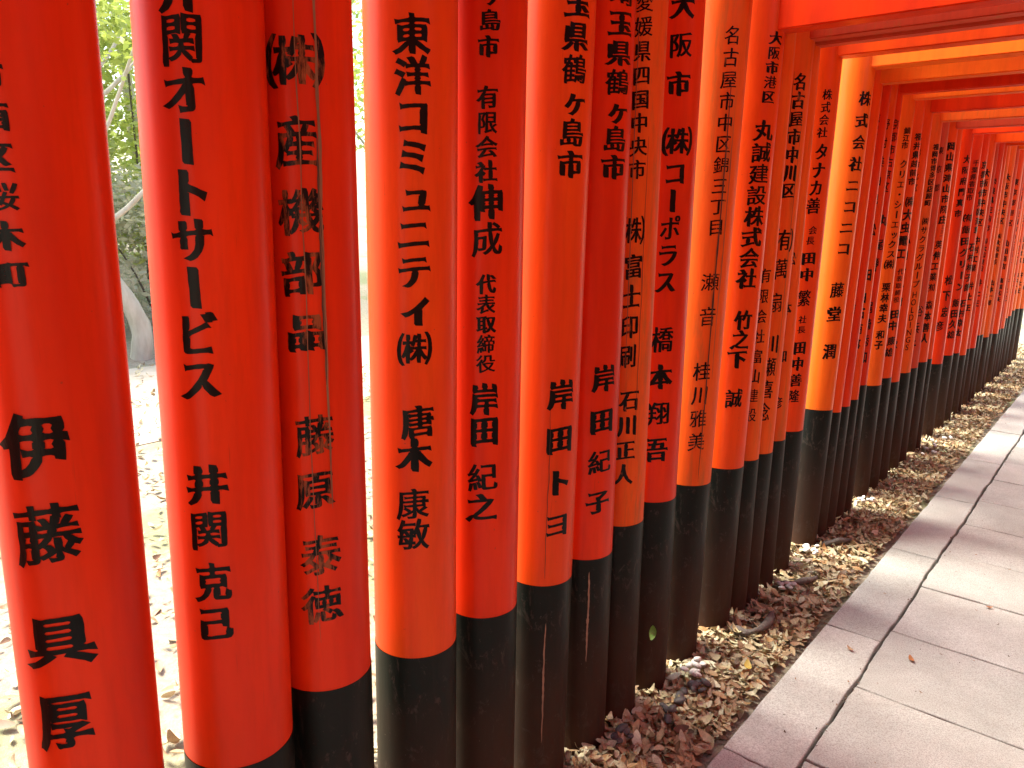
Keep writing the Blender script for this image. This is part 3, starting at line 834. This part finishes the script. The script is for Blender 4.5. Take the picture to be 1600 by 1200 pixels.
BEHIND = [(-1.109, 0.14 - 0.235 * i, 0.083, 0.0, 0.62) for i in range(12)]      # unseen gates continuing the tunnel, added to block frontal light
for gi, (u, v, r, lean, band) in enumerate(GATES + BEHIND):
    k = gi + 1
    lab = 'unseen torii added behind the viewer to block frontal light' if k > 45 else LABEL.get(k) or 'torii whose left post is the %s behind the broad dark red one' % ORD[k - 29]
    g = empty('torii_gate', (0, v, 0), lab, 'torii gate', GROUP)
    g.rotation_euler = (-math.atan(lean), 0, 0)
    mt = M[TONE.get(k, 'mid')]
    top = 2.46 + 0.03 * rnd.random()
    bz = BEAMZ.get(k, 2.15 + 0.03 * rnd.random())
    for side in (0, 1):
        x = u if side == 0 else RIGHT + rnd.uniform(-.01, .01)
        po = link('post', shaft_mesh('post', r, band, top, k * 3.3 + side, rings=16), g, [mt])
        po.location = (x, 0, 0)
        ft = link('black_foot', shaft_mesh('black_foot', r + 0.0008, -0.12, band, k * 1.3 + side, rings=8), po, [M['foot']])
        if side == 0 and TEXTS.get(k) and k not in (17, 27, 32, 34, 39, 41):
            fine = k <= 16
            for sg in TEXTS[k]:
                if k in (12, 14, 18, 19, 20, 23, 25): sg = (sg[0], sg[1] + .32, sg[2], sg[3] + .32, *sg[4:])
                link('inscription', inscription(r, [sg], fine), po, [M['ink_peeled'] if k == 3 else M['ink_worn'] if k in (8, 10, 12, 13, 14) else M['ink']])
            if k == 3:
                link('wood_crack', crack_mesh(r, 1.93, 1.0, 2.0, 0.007, 3), po, [M['bare']])
                link('wood_crack', crack_mesh(r, 1.96, 1.22, 1.62, 0.006, 8), po, [M['crack']])
                link('wood_crack', crack_mesh(r, 2.27, 0.75, 2.0, 0.0022, 5), po, [M['bare']])
            if k == 6:
                link('wood_crack', crack_mesh(r, 2.35, 0.62, 1.05, 0.002, 3), po, [M['crack']])
                link('wood_crack', crack_mesh(r, 2.30, 0.30, 0.55, 0.006, 3), ft, [M['pale_wood']]) if 0 else None
            if k == 8:
                link('wood_crack', crack_mesh(r, 2.52, 1.1, 2.0, 0.003, 6), po, [M['bare']])
                link('wood_crack', crack_mesh(r, 2.05, 0.9, 1.7, 0.002, 7), po, [M['crack']])
            if k == 10:
                link('wood_crack', crack_mesh(r, 2.19, 0.66, 1.9, 0.007, 10), po, [M['crack']])
                link('wood_crack', crack_mesh(r, 1.95, 1.0, 1.8, 0.004, 12), po, [M['bare']])
            if k == 13:
                link('wood_crack', crack_mesh(r, 2.62, 0.75, 2.0, 0.0035, 14), po, [M['crack']])
                link('wood_crack', crack_mesh(r, 1.95, 0.9, 1.9, 0.003, 17), po, [M['bare']])
            if k == 6: link('paint_scar', crack_mesh(r + .0015, 2.28, 0.16, 0.50, 0.007, 2, 0.03), po, [M['pale_wood']])
            if k == 7: link('paint_scar', crack_mesh(r + .0015, 2.30, 0.30, 0.57, 0.008, 4, 0.03), po, [M['pale_wood']])
    # tie beam, wedge, lintel and cap
    x0, x1 = u + r * 0.80, RIGHT - r * 0.80
    th = 0.034 if r > .07 else 0.028
    bt = M[BEAMTONE.get(k, TONE.get(k, 'mid'))]
    hz = 0.115
    link('tie_beam', box_mesh('tie_beam', x0, x1, -th, th, bz, bz + hz), g, [bt])
    link('beam_end', box_mesh('beam_end', u - r - 0.10, u - r * 0.80, -th, th, bz, bz + hz), g, [bt])
    link('beam_end', box_mesh('beam_end', RIGHT + r * 0.80, RIGHT + r + 0.10, -th, th, bz, bz + hz), g, [bt])
    link('wedge', box_mesh('wedge', u + r * 0.9, u + r + 0.055, -th * 0.7, th * 0.7, bz + hz + 0.001, bz + hz + 0.02, 0.002), g, [mt])
    link('strut', box_mesh('strut', -0.03, 0.03, -0.02, 0.02, bz + hz + .001, top - .001, 0.003), g, [mt])
    link('lintel', box_mesh('lintel', u - 0.26, RIGHT + 0.26, -0.038, 0.038, top, top + 0.09, 0.004, 0.03), g, [mt])
    link('lintel_cap', box_mesh('lintel_cap', u - 0.30, RIGHT + 0.30, -0.050, 0.050, top + 0.092, top + 0.15, 0.004, 0.035), g, [M['roof']])

# ------------------------------------------------------------------ ground, path
def grid_sheet(x0, x1, y0, y1, nx, ny, fz):
    V, F = [], []
    for j in range(ny + 1):
        for i in range(nx + 1):
            x = x0 + (x1 - x0) * i / nx; y = y0 + (y1 - y0) * j / ny
            V.append((x, y, fz(x, y)))
    for j in range(ny):
        for i in range(nx):
            a = j * (nx + 1) + i
            F.append((a, a + 1, a + nx + 2, a + nx + 1))
    return V, F
def lines_sheet(X, Y, fz):
    V = [(x, y, fz(x, y)) for y in Y for x in X]; n = len(X)
    return V, [(j * n + i, j * n + i + 1, (j + 1) * n + i + 1, (j + 1) * n + i) for j in range(len(Y) - 1) for i in range(n - 1)]
def gz(x, y):
    # falls away gently into the wood: a low bank behind the tunnel's left side
    d = max(0.0, -x - 7.5)
    e = max(0.0, x - 2.2)  # unseen bank on the right, added to darken the posts' path side
    return min(3.5, d * 0.16) + min(3.2, e * 1.1)
V, F = [], []
def add(V2, F2):
    o = len(V); V.extend(V2); F.extend([tuple(o + i for i in f) for f in F2])
xs_ = [-400, -200, -100, -60, -40, -25, -15, -7.5, -3, 0, 2.2, 3, 4, 5.2, 8, 20, 100, 400]
add(*lines_sheet(xs_, [-400, -100, -30, -10, 0, 10, 30, 100, 400], lambda x, y: gz(x, y)))
ground = tag(link('ground', mesh_from('ground', V, F), None, [M['ground']]), kind='structure')

base_top = 0.005
path = tag(link('path', box_mesh('path', -0.738, 0.90, -1.4, 16, -0.05, base_top, 0), None, [M['joint']]), kind='structure')

def slab_mesh(x0, x1, y0, y1, seed):
    bm = bmesh.new()
    rr = random.Random(seed)
    n = 14
    pts = []
    def wob(t, s): return 0.0045 * noise.noise(Vector((t * 9, s * 3.3, seed))) + 0.003 * noise.noise(Vector((t * 40, s * 1.3, seed)))
    for side in range(4):
        for i in range(n):
            t = i / n
            if side == 0: p = (x0 + (x1 - x0) * t, y0 + wob(x0 + (x1 - x0) * t, 1))
            elif side == 1: p = (x1 + wob(y0 + (y1 - y0) * t, 2), y0 + (y1 - y0) * t)
            elif side == 2: p = (x1 - (x1 - x0) * t, y1 + wob(x1 - (x1 - x0) * t, 3))
            else: p = (x0 + wob(y1 - (y1 - y0) * t, 4), y1 - (y1 - y0) * t)
            for sx in (seam, 0.3485):
                if abs(p[0] - sx) < 0.02: p = (p[0] + 0.007 * noise.noise(Vector((p[1] * 2.3, sx, 2))) + 0.004 * noise.noise(Vector((p[1] * 13, sx, 5))), p[1])
            pts.append(p)
    cx, cy = (x0 + x1) / 2, (y0 + y1) / 2
    h = 0.034 + rr.uniform(-0.0015, 0.0015); tx, ty = rr.uniform(-.003, .003), rr.uniform(-.002, .002)
    def ring(inset, z):
        o = []
        for (x, y) in pts:
            ux = -1 if x > cx else 1; uy = -1 if y > cy else 1
            nx = x + (inset * ux if min(abs(x - x0), abs(x - x1)) < .022 else 0)
            ny = y + (inset * uy if min(abs(y - y0), abs(y - y1)) < .012 else 0)
            o.append(bm.verts.new((nx, ny, z + (tx * (x - cx) + ty * (y - cy) if z > .01 else 0))))
        return o
    A = ring(0, base_top + .0005); B = ring(0, h - 0.004); C = ring(0.0015, h - .0012); D = ring(0.0045, h)
    m = len(A)
    for P, Q in ((A, B), (B, C), (C, D)):
        for i in range(m): bm.faces.new((P[i], P[(i + 1) % m], Q[(i + 1) % m], Q[i]))
    bm.faces.new(D)
    return bm_mesh('paving_slab', bm)

seam = -0.548
g_ = 0.0036
yj = [-0.82 + 0.897 * i for i in range(19)]          # joints of the narrow kerb column
# measured joints stand near 2.765, 3.675, 4.565, 5.455
kerb_j = [2.765 + 0.897 * i for i in range(-4, 15)]
for i in range(len(kerb_j) - 1):
    link('paving_slab', slab_mesh(-0.742, seam - g_ * 1.4, kerb_j[i] + g_, kerb_j[i + 1] - g_, i * 7), path, [M['slab']])
main_j = [2.42, 2.87, 3.33, 3.76, 4.21, 4.64, 5.09, 5.525]
main_j = [2.42 - 0.452 * i for i in range(8, 0, -1)] + main_j + [5.525 + 0.448 * i for i in range(1, 23)]
for i in range(len(main_j) - 1):
    for (xa, xb) in ((seam + g_ * 1.4, 0.345), (0.352, 0.895)):
        link('paving_slab', slab_mesh(xa, xb, main_j[i] + g_, main_j[i + 1] - g_, i * 13 + int(xa * 10)), path, [M['slab']])

track = tag(link('trodden_track', box_mesh('trodden_track', -7.4, -4.9, -14, 30, -0.05, 0.008, 0), None, [M['track']]), kind='structure')

# ------------------------------------------------------------------ fallen leaves
def leaf_geo(L, W, curl, fold, rr):
    """a pointed oval leaf, folded on its midrib and curled; 7 cross lines"""
    V, F = [], []
    n = 5
    for i in range(n + 1):
        t = i / n
        w = W * (sin(pi * min(1, t * 0.93 + 0.035)) ** 0.75) / 2
        y = (t - 0.5) * L
        z = curl * (t - 0.5) ** 2 * L * 2
        V += [(-w, y, z + fold * w), (0, y, z), (w, y, z + fold * w * rr)]
    for i in range(n):
        a = i * 3
        F += [(a, a + 1, a + 4, a + 3), (a + 1, a + 2, a + 5, a + 4)]
    return V, F

rl = random.Random(11)
def in_post(x, y):
    for (u, v, r, lean, band) in GATES:
        if (x - u) ** 2 + (y - v) ** 2 < (r + 0.004) ** 2: return True
    return False

def leaf_height(x, y):
    return 0.012 + 0.010 * noise.noise(Vector((x * 6, y * 6, 0)))

LV, LF, LC = [], [], []
def scatter(n, fx, size=(0.026, 0.052), tilt=0.35, lift=0.022):
    for _ in range(n):
        x, y = fx()
        if in_post(x, y): continue
        L = rl.uniform(*size); W = L * rl.uniform(0.32, 0.52)
        vs, fs = leaf_geo(L, W, rl.uniform(-0.5, 0.9), rl.uniform(-0.3, 0.6), rl.uniform(0.5, 1.2))
        R = Matrix.Rotation(rl.uniform(0, 2 * pi), 3, 'Z') @ Matrix.Rotation(rl.gauss(0, tilt), 3, 'X') @ Matrix.Rotation(rl.gauss(0, tilt), 3, 'Y')
        z = max(0.004, leaf_height(x, y) + rl.uniform(0, lift))
        o = len(LV)
        for q in vs:
            p = R @ Vector(q)
            LV.append((p.x + x, p.y + y, max(p.z + z, 0.0015)))
        LF.extend([tuple(o + i for i in f) for f in fs])
        LC.extend([rl.choice(LEAFTONES)] * len(fs))
def strip():
    y = 1.2 + 10.2 * rl.random() ** 1.35
    edge = -0.775 + 0.02 * noise.noise(Vector((y * 4, 1, 1)))
    return (rl.uniform(-1.30, edge), y)
scatter(19000, strip)
scatter(3500, lambda: (rl.uniform(0.93, 1.32), rl.uniform(-1.2, 10.5)))
def overlap():
    y = 1.2 + 9 * rl.random() ** 1.3
    return (-0.775 + abs(rl.gauss(0, 0.012)), y)
def outside():
    d = 0.2 + 6 * rl.random() ** 1.8
    return (-1.25 - d, rl.uniform(-1.5, 5))
scatter(7000, outside, (0.03, 0.07), 0.4, 0.02)
me = mesh_from('leaf_litter', LV, LF, True)
ca = me.color_attributes.new('tone', 'FLOAT_COLOR', 'CORNER')
cols = []
for p, c in zip(me.polygons, LC): cols += [c[0], c[1], c[2], 1.0] * p.loop_total
ca.data.foreach_set('color', cols)
litter = tag(link('leaf_litter', me, None, [M['leaf_dry']]), kind='stuff')

# the leaves one can pick apart: the top layer nearest to the viewer, each its own piece of the ground
protos = []
for i in range(14):
    L = rl.uniform(0.034, 0.056)
    vs, fs = leaf_geo(L, L * rl.uniform(0.36, 0.56), rl.uniform(-0.3, 1.0), rl.uniform(-0.2, 0.6), rl.uniform(0.5, 1.2))
    m_ = mesh_from('fallen_leaf', vs, fs, True)
    m_.materials.append(leafmat(i))
    protos.append(m_)
cnt = 0
while cnt < 290:
    y = 1.45 + 2.6 * rl.random() ** 1.5; x = rl.uniform(-1.08, -0.765)
    if in_post(x - .01, y): continue
    o = link('fallen_leaf', protos[cnt % 14], ground)
    o.location = (x, y, leaf_height(x, y) + rl.uniform(0.020, 0.034))
    o.rotation_euler = (rl.gauss(0, .3), rl.gauss(0, .3), rl.uniform(0, 6.28))
    cnt += 1

def lone_leaf(x, y, mat, L, rot, label, z=0.038, tilt=0.1):
    vs, fs = leaf_geo(L, L * 0.5, 0.5, 0.4, 0.8)
    m_ = mesh_from('fallen_leaf', vs, fs, True); m_.materials.append(leafmat(mat))
    o = link('fallen_leaf', m_)
    o.location = (x, y, z); o.rotation_euler = (tilt, 0, rot)
    tag(o, label, 'leaf')
lone_leaf(-0.44, 2.70, 101, 0.034, 0.6, 'brown curled leaf lying on a joint between two pale paving slabs')
lone_leaf(-0.30, 3.30, 101, 0.028, 2.0, 'tiny brown leaf in the middle of the second row of wide slabs')
lone_leaf(-0.62, 2.63, 102, 0.030, 1.1, 'round tan leaf lying on the narrow kerb slab')
lone_leaf(-0.84, 2.27, 100, 0.048, 0.5, 'bright yellow leaf on the leaf litter beside the kerb', 0.05)
lone_leaf(-1.015, 1.93, 103, 0.045, 0.2, 'small green leaf stuck upright against a black post foot', 0.26, 1.3)
DV, DF, DC = [], [], []
for _ in range(260):
    x, y = rl.uniform(-0.72, 0.3), 1.6 + 7 * rl.random() ** 1.3
    if rl.random() < .35: x = seam + rl.gauss(0, .012)
    L = rl.uniform(0.004, 0.014)
    vs, fs = leaf_geo(L, L * rl.uniform(.25, .6), rl.uniform(0, 1), .3, 1)
    R_ = Matrix.Rotation(rl.uniform(0, 6.28), 3, 'Z'); o = len(DV)
    DV += [tuple(R_ @ Vector(q) + Vector((x, y, 0.0385))) for q in vs]; DF += [tuple(o + i for i in f) for f in fs]
    DC += [rl.choice([(0.12, 0.08, 0.05), (0.2, 0.12, 0.07), (0.06, 0.045, 0.03), (0.3, 0.17, 0.08)])] * len(fs)
me = mesh_from('path_crumbs', DV, DF)
ca = me.color_attributes.new('tone', 'FLOAT_COLOR', 'CORNER')
cols = []
for p, c in zip(me.polygons, DC): cols += [c[0], c[1], c[2], 1.0] * p.loop_total
ca.data.foreach_set('color', cols)
tag(link('leaf_crumbs', me, None, [M['leaf_dry']]), kind='stuff')


# ------------------------------------------------------------------ pebbles, roots
def pebble_mesh(sx, sy, sz, seed):
    bm = bmesh.new()
    bmesh.ops.create_icosphere(bm, subdivisions=2, radius=1)
    for v in bm.verts:
        d = 1 + 0.22 * noise.noise(v.co * 1.4 + Vector((seed, 0, 0)))
        v.co = Vector((v.co.x * sx * d, v.co.y * sy * d, v.co.z * sz * d))
    return bm_mesh('pebble', bm, True)
pm_w = [pebble_mesh(.016, .011, .008, s) for s in range(4)]
pm_d = [pebble_mesh(.017, .012, .009, s + 9) for s in range(4)]
for m_ in pm_w: m_.materials.append(M['pebble_white'])
for m_ in pm_d: m_.materials.append(M['pebble_dark'])
def pebbles(x, y, n, ms, sx, sy, z=0.035):
    for i in range(n):
        o = link('pebble', rl.choice(ms), ground)
        o.location = (x + rl.uniform(-sx, sx), y + rl.uniform(-sy, sy), z + rl.uniform(0, 0.012))
        o.rotation_euler = (rl.uniform(-.5, .5), rl.uniform(-.5, .5), rl.uniform(0, 6.28))
        s = rl.uniform(0.7, 1.25); o.scale = (s, s, s)
pebbles(-0.965, 2.15, 13, pm_w, .03, .05, .045)
pebbles(-0.93, 1.98, 15, pm_d, .03, .14, .038)
pebbles(-0.98, 1.72, 7, pm_d, .03, .04, .036)
pebbles(-0.97, 2.95, 8, pm_w, .03, .05, .04)
pebbles(-1.0, 3.35, 7, pm_w, .03, .05, .045)
pebbles(-1.0, 4.20, 6, pm_w, .03, .05, .045)
pebbles(-0.95, 5.6, 8, pm_w, .05, .3, .04)


def tube_mesh(name, pts, rads, seg=10, nz=0.15, sm=True):
    V, F = [], []
    for i, p in enumerate(pts):
        p = Vector(p)
        t = (Vector(pts[min(i + 1, len(pts) - 1)]) - Vector(pts[max(i - 1, 0)])).normalized()
        a = t.cross(Vector((0.3, 0.2, 1)) if abs(t.z) < .8 else Vector((1, 0.2, 0))).normalized(); b_ = t.cross(a)
        for j in range(seg):
            th = 2 * pi * j / seg
            r = rads[i] * (1 + nz * noise.noise(Vector((cos(th), sin(th), i * 0.6)) * 1.5))
            V.append(tuple(p + a * cos(th) * r + b_ * sin(th) * r))
    for i in range(len(pts) - 1):
        for j in range(seg):
            k = (j + 1) % seg
            F.append((i * seg + j, i * seg + k, (i + 1) * seg + k, (i + 1) * seg + j))
    F.append(tuple(range(seg))[::-1]); F.append(tuple((len(pts) - 1) * seg + j for j in range(seg)))
    return mesh_from(name, V, F, sm)
def smooth_path(pts, n=5):
    out = []
    P = [Vector(p) for p in pts]
    for i in range(len(P) - 1):
        a = P[max(i - 1, 0)]; b_ = P[i]; c = P[i + 1]; d = P[min(i + 2, len(P) - 1)]
        for j in range(n):
            t = j / n
            out.append(0.5 * ((2 * b_) + (-a + c) * t + (2 * a - 5 * b_ + 4 * c - d) * t * t + (-a + 3 * b_ - 3 * c + d) * t ** 3))
    out.append(P[-1])
    return out
pts = smooth_path([(-1.0, 2.50, 0.03), (-0.93, 2.49, 0.045), (-0.90, 2.58, 0.05), (-0.93, 2.72, 0.03)], 6)
tag(link('root', tube_mesh('root', pts, [0.013 + 0.004 * sin(i * .6) for i in range(len(pts))], 10), None, [M['root']]), 'dark curved root lying in the leaves nearest to the viewer', 'root')
pts = smooth_path([(-1.0, 2.98, 0.02), (-0.94, 3.0, 0.042), (-0.90, 3.12, 0.03)], 6)
tag(link('root', tube_mesh('root', pts, [0.013 + 0.003 * sin(i) for i in range(len(pts))], 10), None, [M['root']]), 'short dark root beside white pebbles at the second bright patch', 'root')
pts = smooth_path([(-1.0, 3.50, 0.02), (-0.95, 3.52, 0.05), (-0.91, 3.62, 0.03)], 6)
tag(link('root', tube_mesh('root', pts, [0.012 + 0.003 * sin(i) for i in range(len(pts))], 10), None, [M['root']]), 'dark root end curling at the foot of the golden post', 'root')


# ------------------------------------------------------------------ trees and bushes outside the tunnel
def leaf_cloud(name, centres, per, size, tones, seed):
    rr = random.Random(seed)
    V, F, C = [], [], []
    for (c, rad, sq) in centres:
        tone = rr.choice(tones)
        for _ in range(per):
            while 1:
                p = Vector((rr.uniform(-1, 1), rr.uniform(-1, 1), rr.uniform(-1, 1)))
                if 0.2 < p.length < 1: break
            p = Vector((p.x * rad, p.y * rad, p.z * rad * sq)) + Vector(c)
            s = size * rr.uniform(.6, 1.3)
            a = Vector((rr.gauss(0, 1), rr.gauss(0, 1), rr.gauss(0, .6))).normalized(); b_ = a.cross(Vector((rr.gauss(0, 1), rr.gauss(0, 1), rr.gauss(0, 1)))).normalized()
            o = len(V)
            V += [tuple(p - a * s), tuple(p + b_ * s * .45), tuple(p + a * s), tuple(p - b_ * s * .45)]
            F.append((o, o + 1, o + 2, o + 3))
            k = rr.uniform(.8, 1.2)
            C.append(tuple(x * k for x in tone))
    me = mesh_from(name, V, F)
    ca = me.color_attributes.new('tone', 'FLOAT_COLOR', 'CORNER')
    cols = []
    for c in C: cols += [c[0], c[1], c[2], 1.0] * 4
    ca.data.foreach_set('color', cols)
    return me
GREENS = [(0.12, 0.20, 0.03), (0.17, 0.24, 0.04), (0.08, 0.14, 0.025), (0.22, 0.27, 0.06), (0.14, 0.17, 0.05)]
def tree(x, y, h, rad, seed, label, bark='bark', tones=GREENS, low=0.35, per=170, lean=0.3, leaf=0.07, bend=None):
    rr = random.Random(seed)
    t = empty('tree', (x, y, gz(x, y) - 0.02), label, 'tree', 'trees in the wood outside the tunnel')
    lx, ly = rr.uniform(-lean, lean), rr.uniform(-lean, lean)
    tp = smooth_path([(0, 0, -.1), (0.02, 0.03, .35), (-.05, -.20, .85), (-.1, -.62, 1.5), (lx, -1.0, h * .75), (lx, -1.1, h)] if bend else [(0, 0, -0.1), (lx * .4, ly * .1, h * .2), (lx * .2, ly * .6, h * .45), (lx, ly, h * .75), (lx * 1.1, ly * 1.2, h)], 5)
    link('trunk', tube_mesh('trunk', tp, [0.115 * h / 5 * (1 - 0.85 * i / (len(tp) - 1)) + 0.01 for i in range(len(tp))], 10), t, [M[bark]])
    cen = []
    for i in range(9):
        z = h * rr.uniform(low, .8); th = rr.uniform(0, 2 * pi); q = rad * rr.uniform(.5, .95)
        k = min(len(tp) - 1, int(z / h * len(tp))); s = tp[k]
        e = Vector((lx + q * cos(th), ly + q * sin(th), z + h * rr.uniform(.08, .25)))
        mid = (s + e) / 2 + Vector((0, 0, -.06 * h))
        link('limb', tube_mesh('limb', smooth_path([s, mid, e], 4), [0.035 * h / 5 * (1 - .8 * j / 8) + .004 for j in range(9)], 6), t, [M[bark]])
        for _ in range(4):
            cen.append((tuple(e + Vector((rr.gauss(0, rad * .25), rr.gauss(0, rad * .25), rr.gauss(0, rad * .18)))), rad * rr.uniform(.22, .42), .7))
    link('crown', leaf_cloud('crown', cen, per, leaf, tones, seed), t, [M['leaf_green']])
def bush(x, y, w, h, seed, label, tones=GREENS, per=260, leaf=0.045):
    rr = random.Random(seed)
    b_ = empty('bush', (x, y, gz(x, y)), label, 'bush', 'bushes at the edge of the wood')
    cen = []
    for i in range(16):
        cen.append(((rr.uniform(-w * .5, w * .5), rr.uniform(-w * .5, w * .5), rr.uniform(.1, .9) * h), w * rr.uniform(.16, .3), .8))
    for i in range(5):
        e = Vector((rr.uniform(-w * .4, w * .4), rr.uniform(-w * .4, w * .4), h * .8))
        link('stem', tube_mesh('stem', smooth_path([(e.x * .15, e.y * .15, -.05), (e.x * .5, e.y * .5, h * .4), e], 4), [0.018 * (1 - .09 * j) for j in range(9)], 6), b_, [M['bark_dark']])
    link('foliage', leaf_cloud('foliage', cen, per, leaf, tones, seed), b_, [M['leaf_green']])
YG = [(0.34, 0.42, 0.08), (0.40, 0.47, 0.10), (0.28, 0.36, 0.07), (0.44, 0.48, 0.16), (0.36, 0.42, 0.12)]
OL = [(0.42, 0.43, 0.28), (0.37, 0.38, 0.24), (0.46, 0.46, 0.33)]
tree(-7.75, 3.48, 4.4, 1.3, 3, 'pale curved tree seen through the gap right of the first post', 'bark', YG, low=.42, lean=.5, leaf=.045, per=120, bend=True)
tree(-12.4, 5.9, 5.5, 2.5, 7, 'leafy tree standing behind the pale trunk', 'bark', YG, low=.2, per=230)
tree(-12.6, 3.1, 5.2, 2.4, 9, 'leafy tree left of the pale trunk', 'bark', YG, low=.2, per=230)
tree(-6.6, 8.8, 5.6, 2.3, 12, 'tree showing as a yellow green strip behind the third and fourth posts', 'bark', YG, low=.2)
tree(-9.8, 9.5, 6, 2.5, 14, 'tall tree farther back behind the third and fourth posts', 'bark', YG, low=.25)
tree(-9.5, 0.0, 5.5, 2.2, 16, 'tree mostly hidden by the first post', 'bark', YG, low=.3)
bush(-10.6, 5.0, 3.2, 4.6, 41, 'tall yellow green thicket at the back of the wood, right of the pale trunk', YG, per=520, leaf=.06)
bush(-10.6, 3.0, 3.2, 4.8, 42, 'tall yellow green thicket at the back of the wood, left of the pale trunk', YG, per=520, leaf=.06)
bush(-8.7, 4.3, 1.9, 1.5, 21, 'grey green bush behind the pale trunk', OL)
bush(-8.9, 3.2, 1.9, 1.6, 22, 'olive bush at the foot of the bank left of the pale trunk', OL)
bush(-6.2, 7.6, 1.8, 1.2, 23, 'low bush behind the gap between the third and fourth posts', YG)
bush(3.4, 1.0, 2.2, 1.8, 31, 'dense bush added on the unseen right bank to block light', per=420, leaf=.07)  # three unseen bushes, added to hold back light from the right
bush(3.5, 3.2, 2.2, 1.8, 32, 'second dense bush added on the unseen right bank to block light', per=420, leaf=.07)
bush(3.4, 5.6, 2.2, 1.8, 33, 'third dense bush added on the unseen right bank to block light', per=420, leaf=.07)
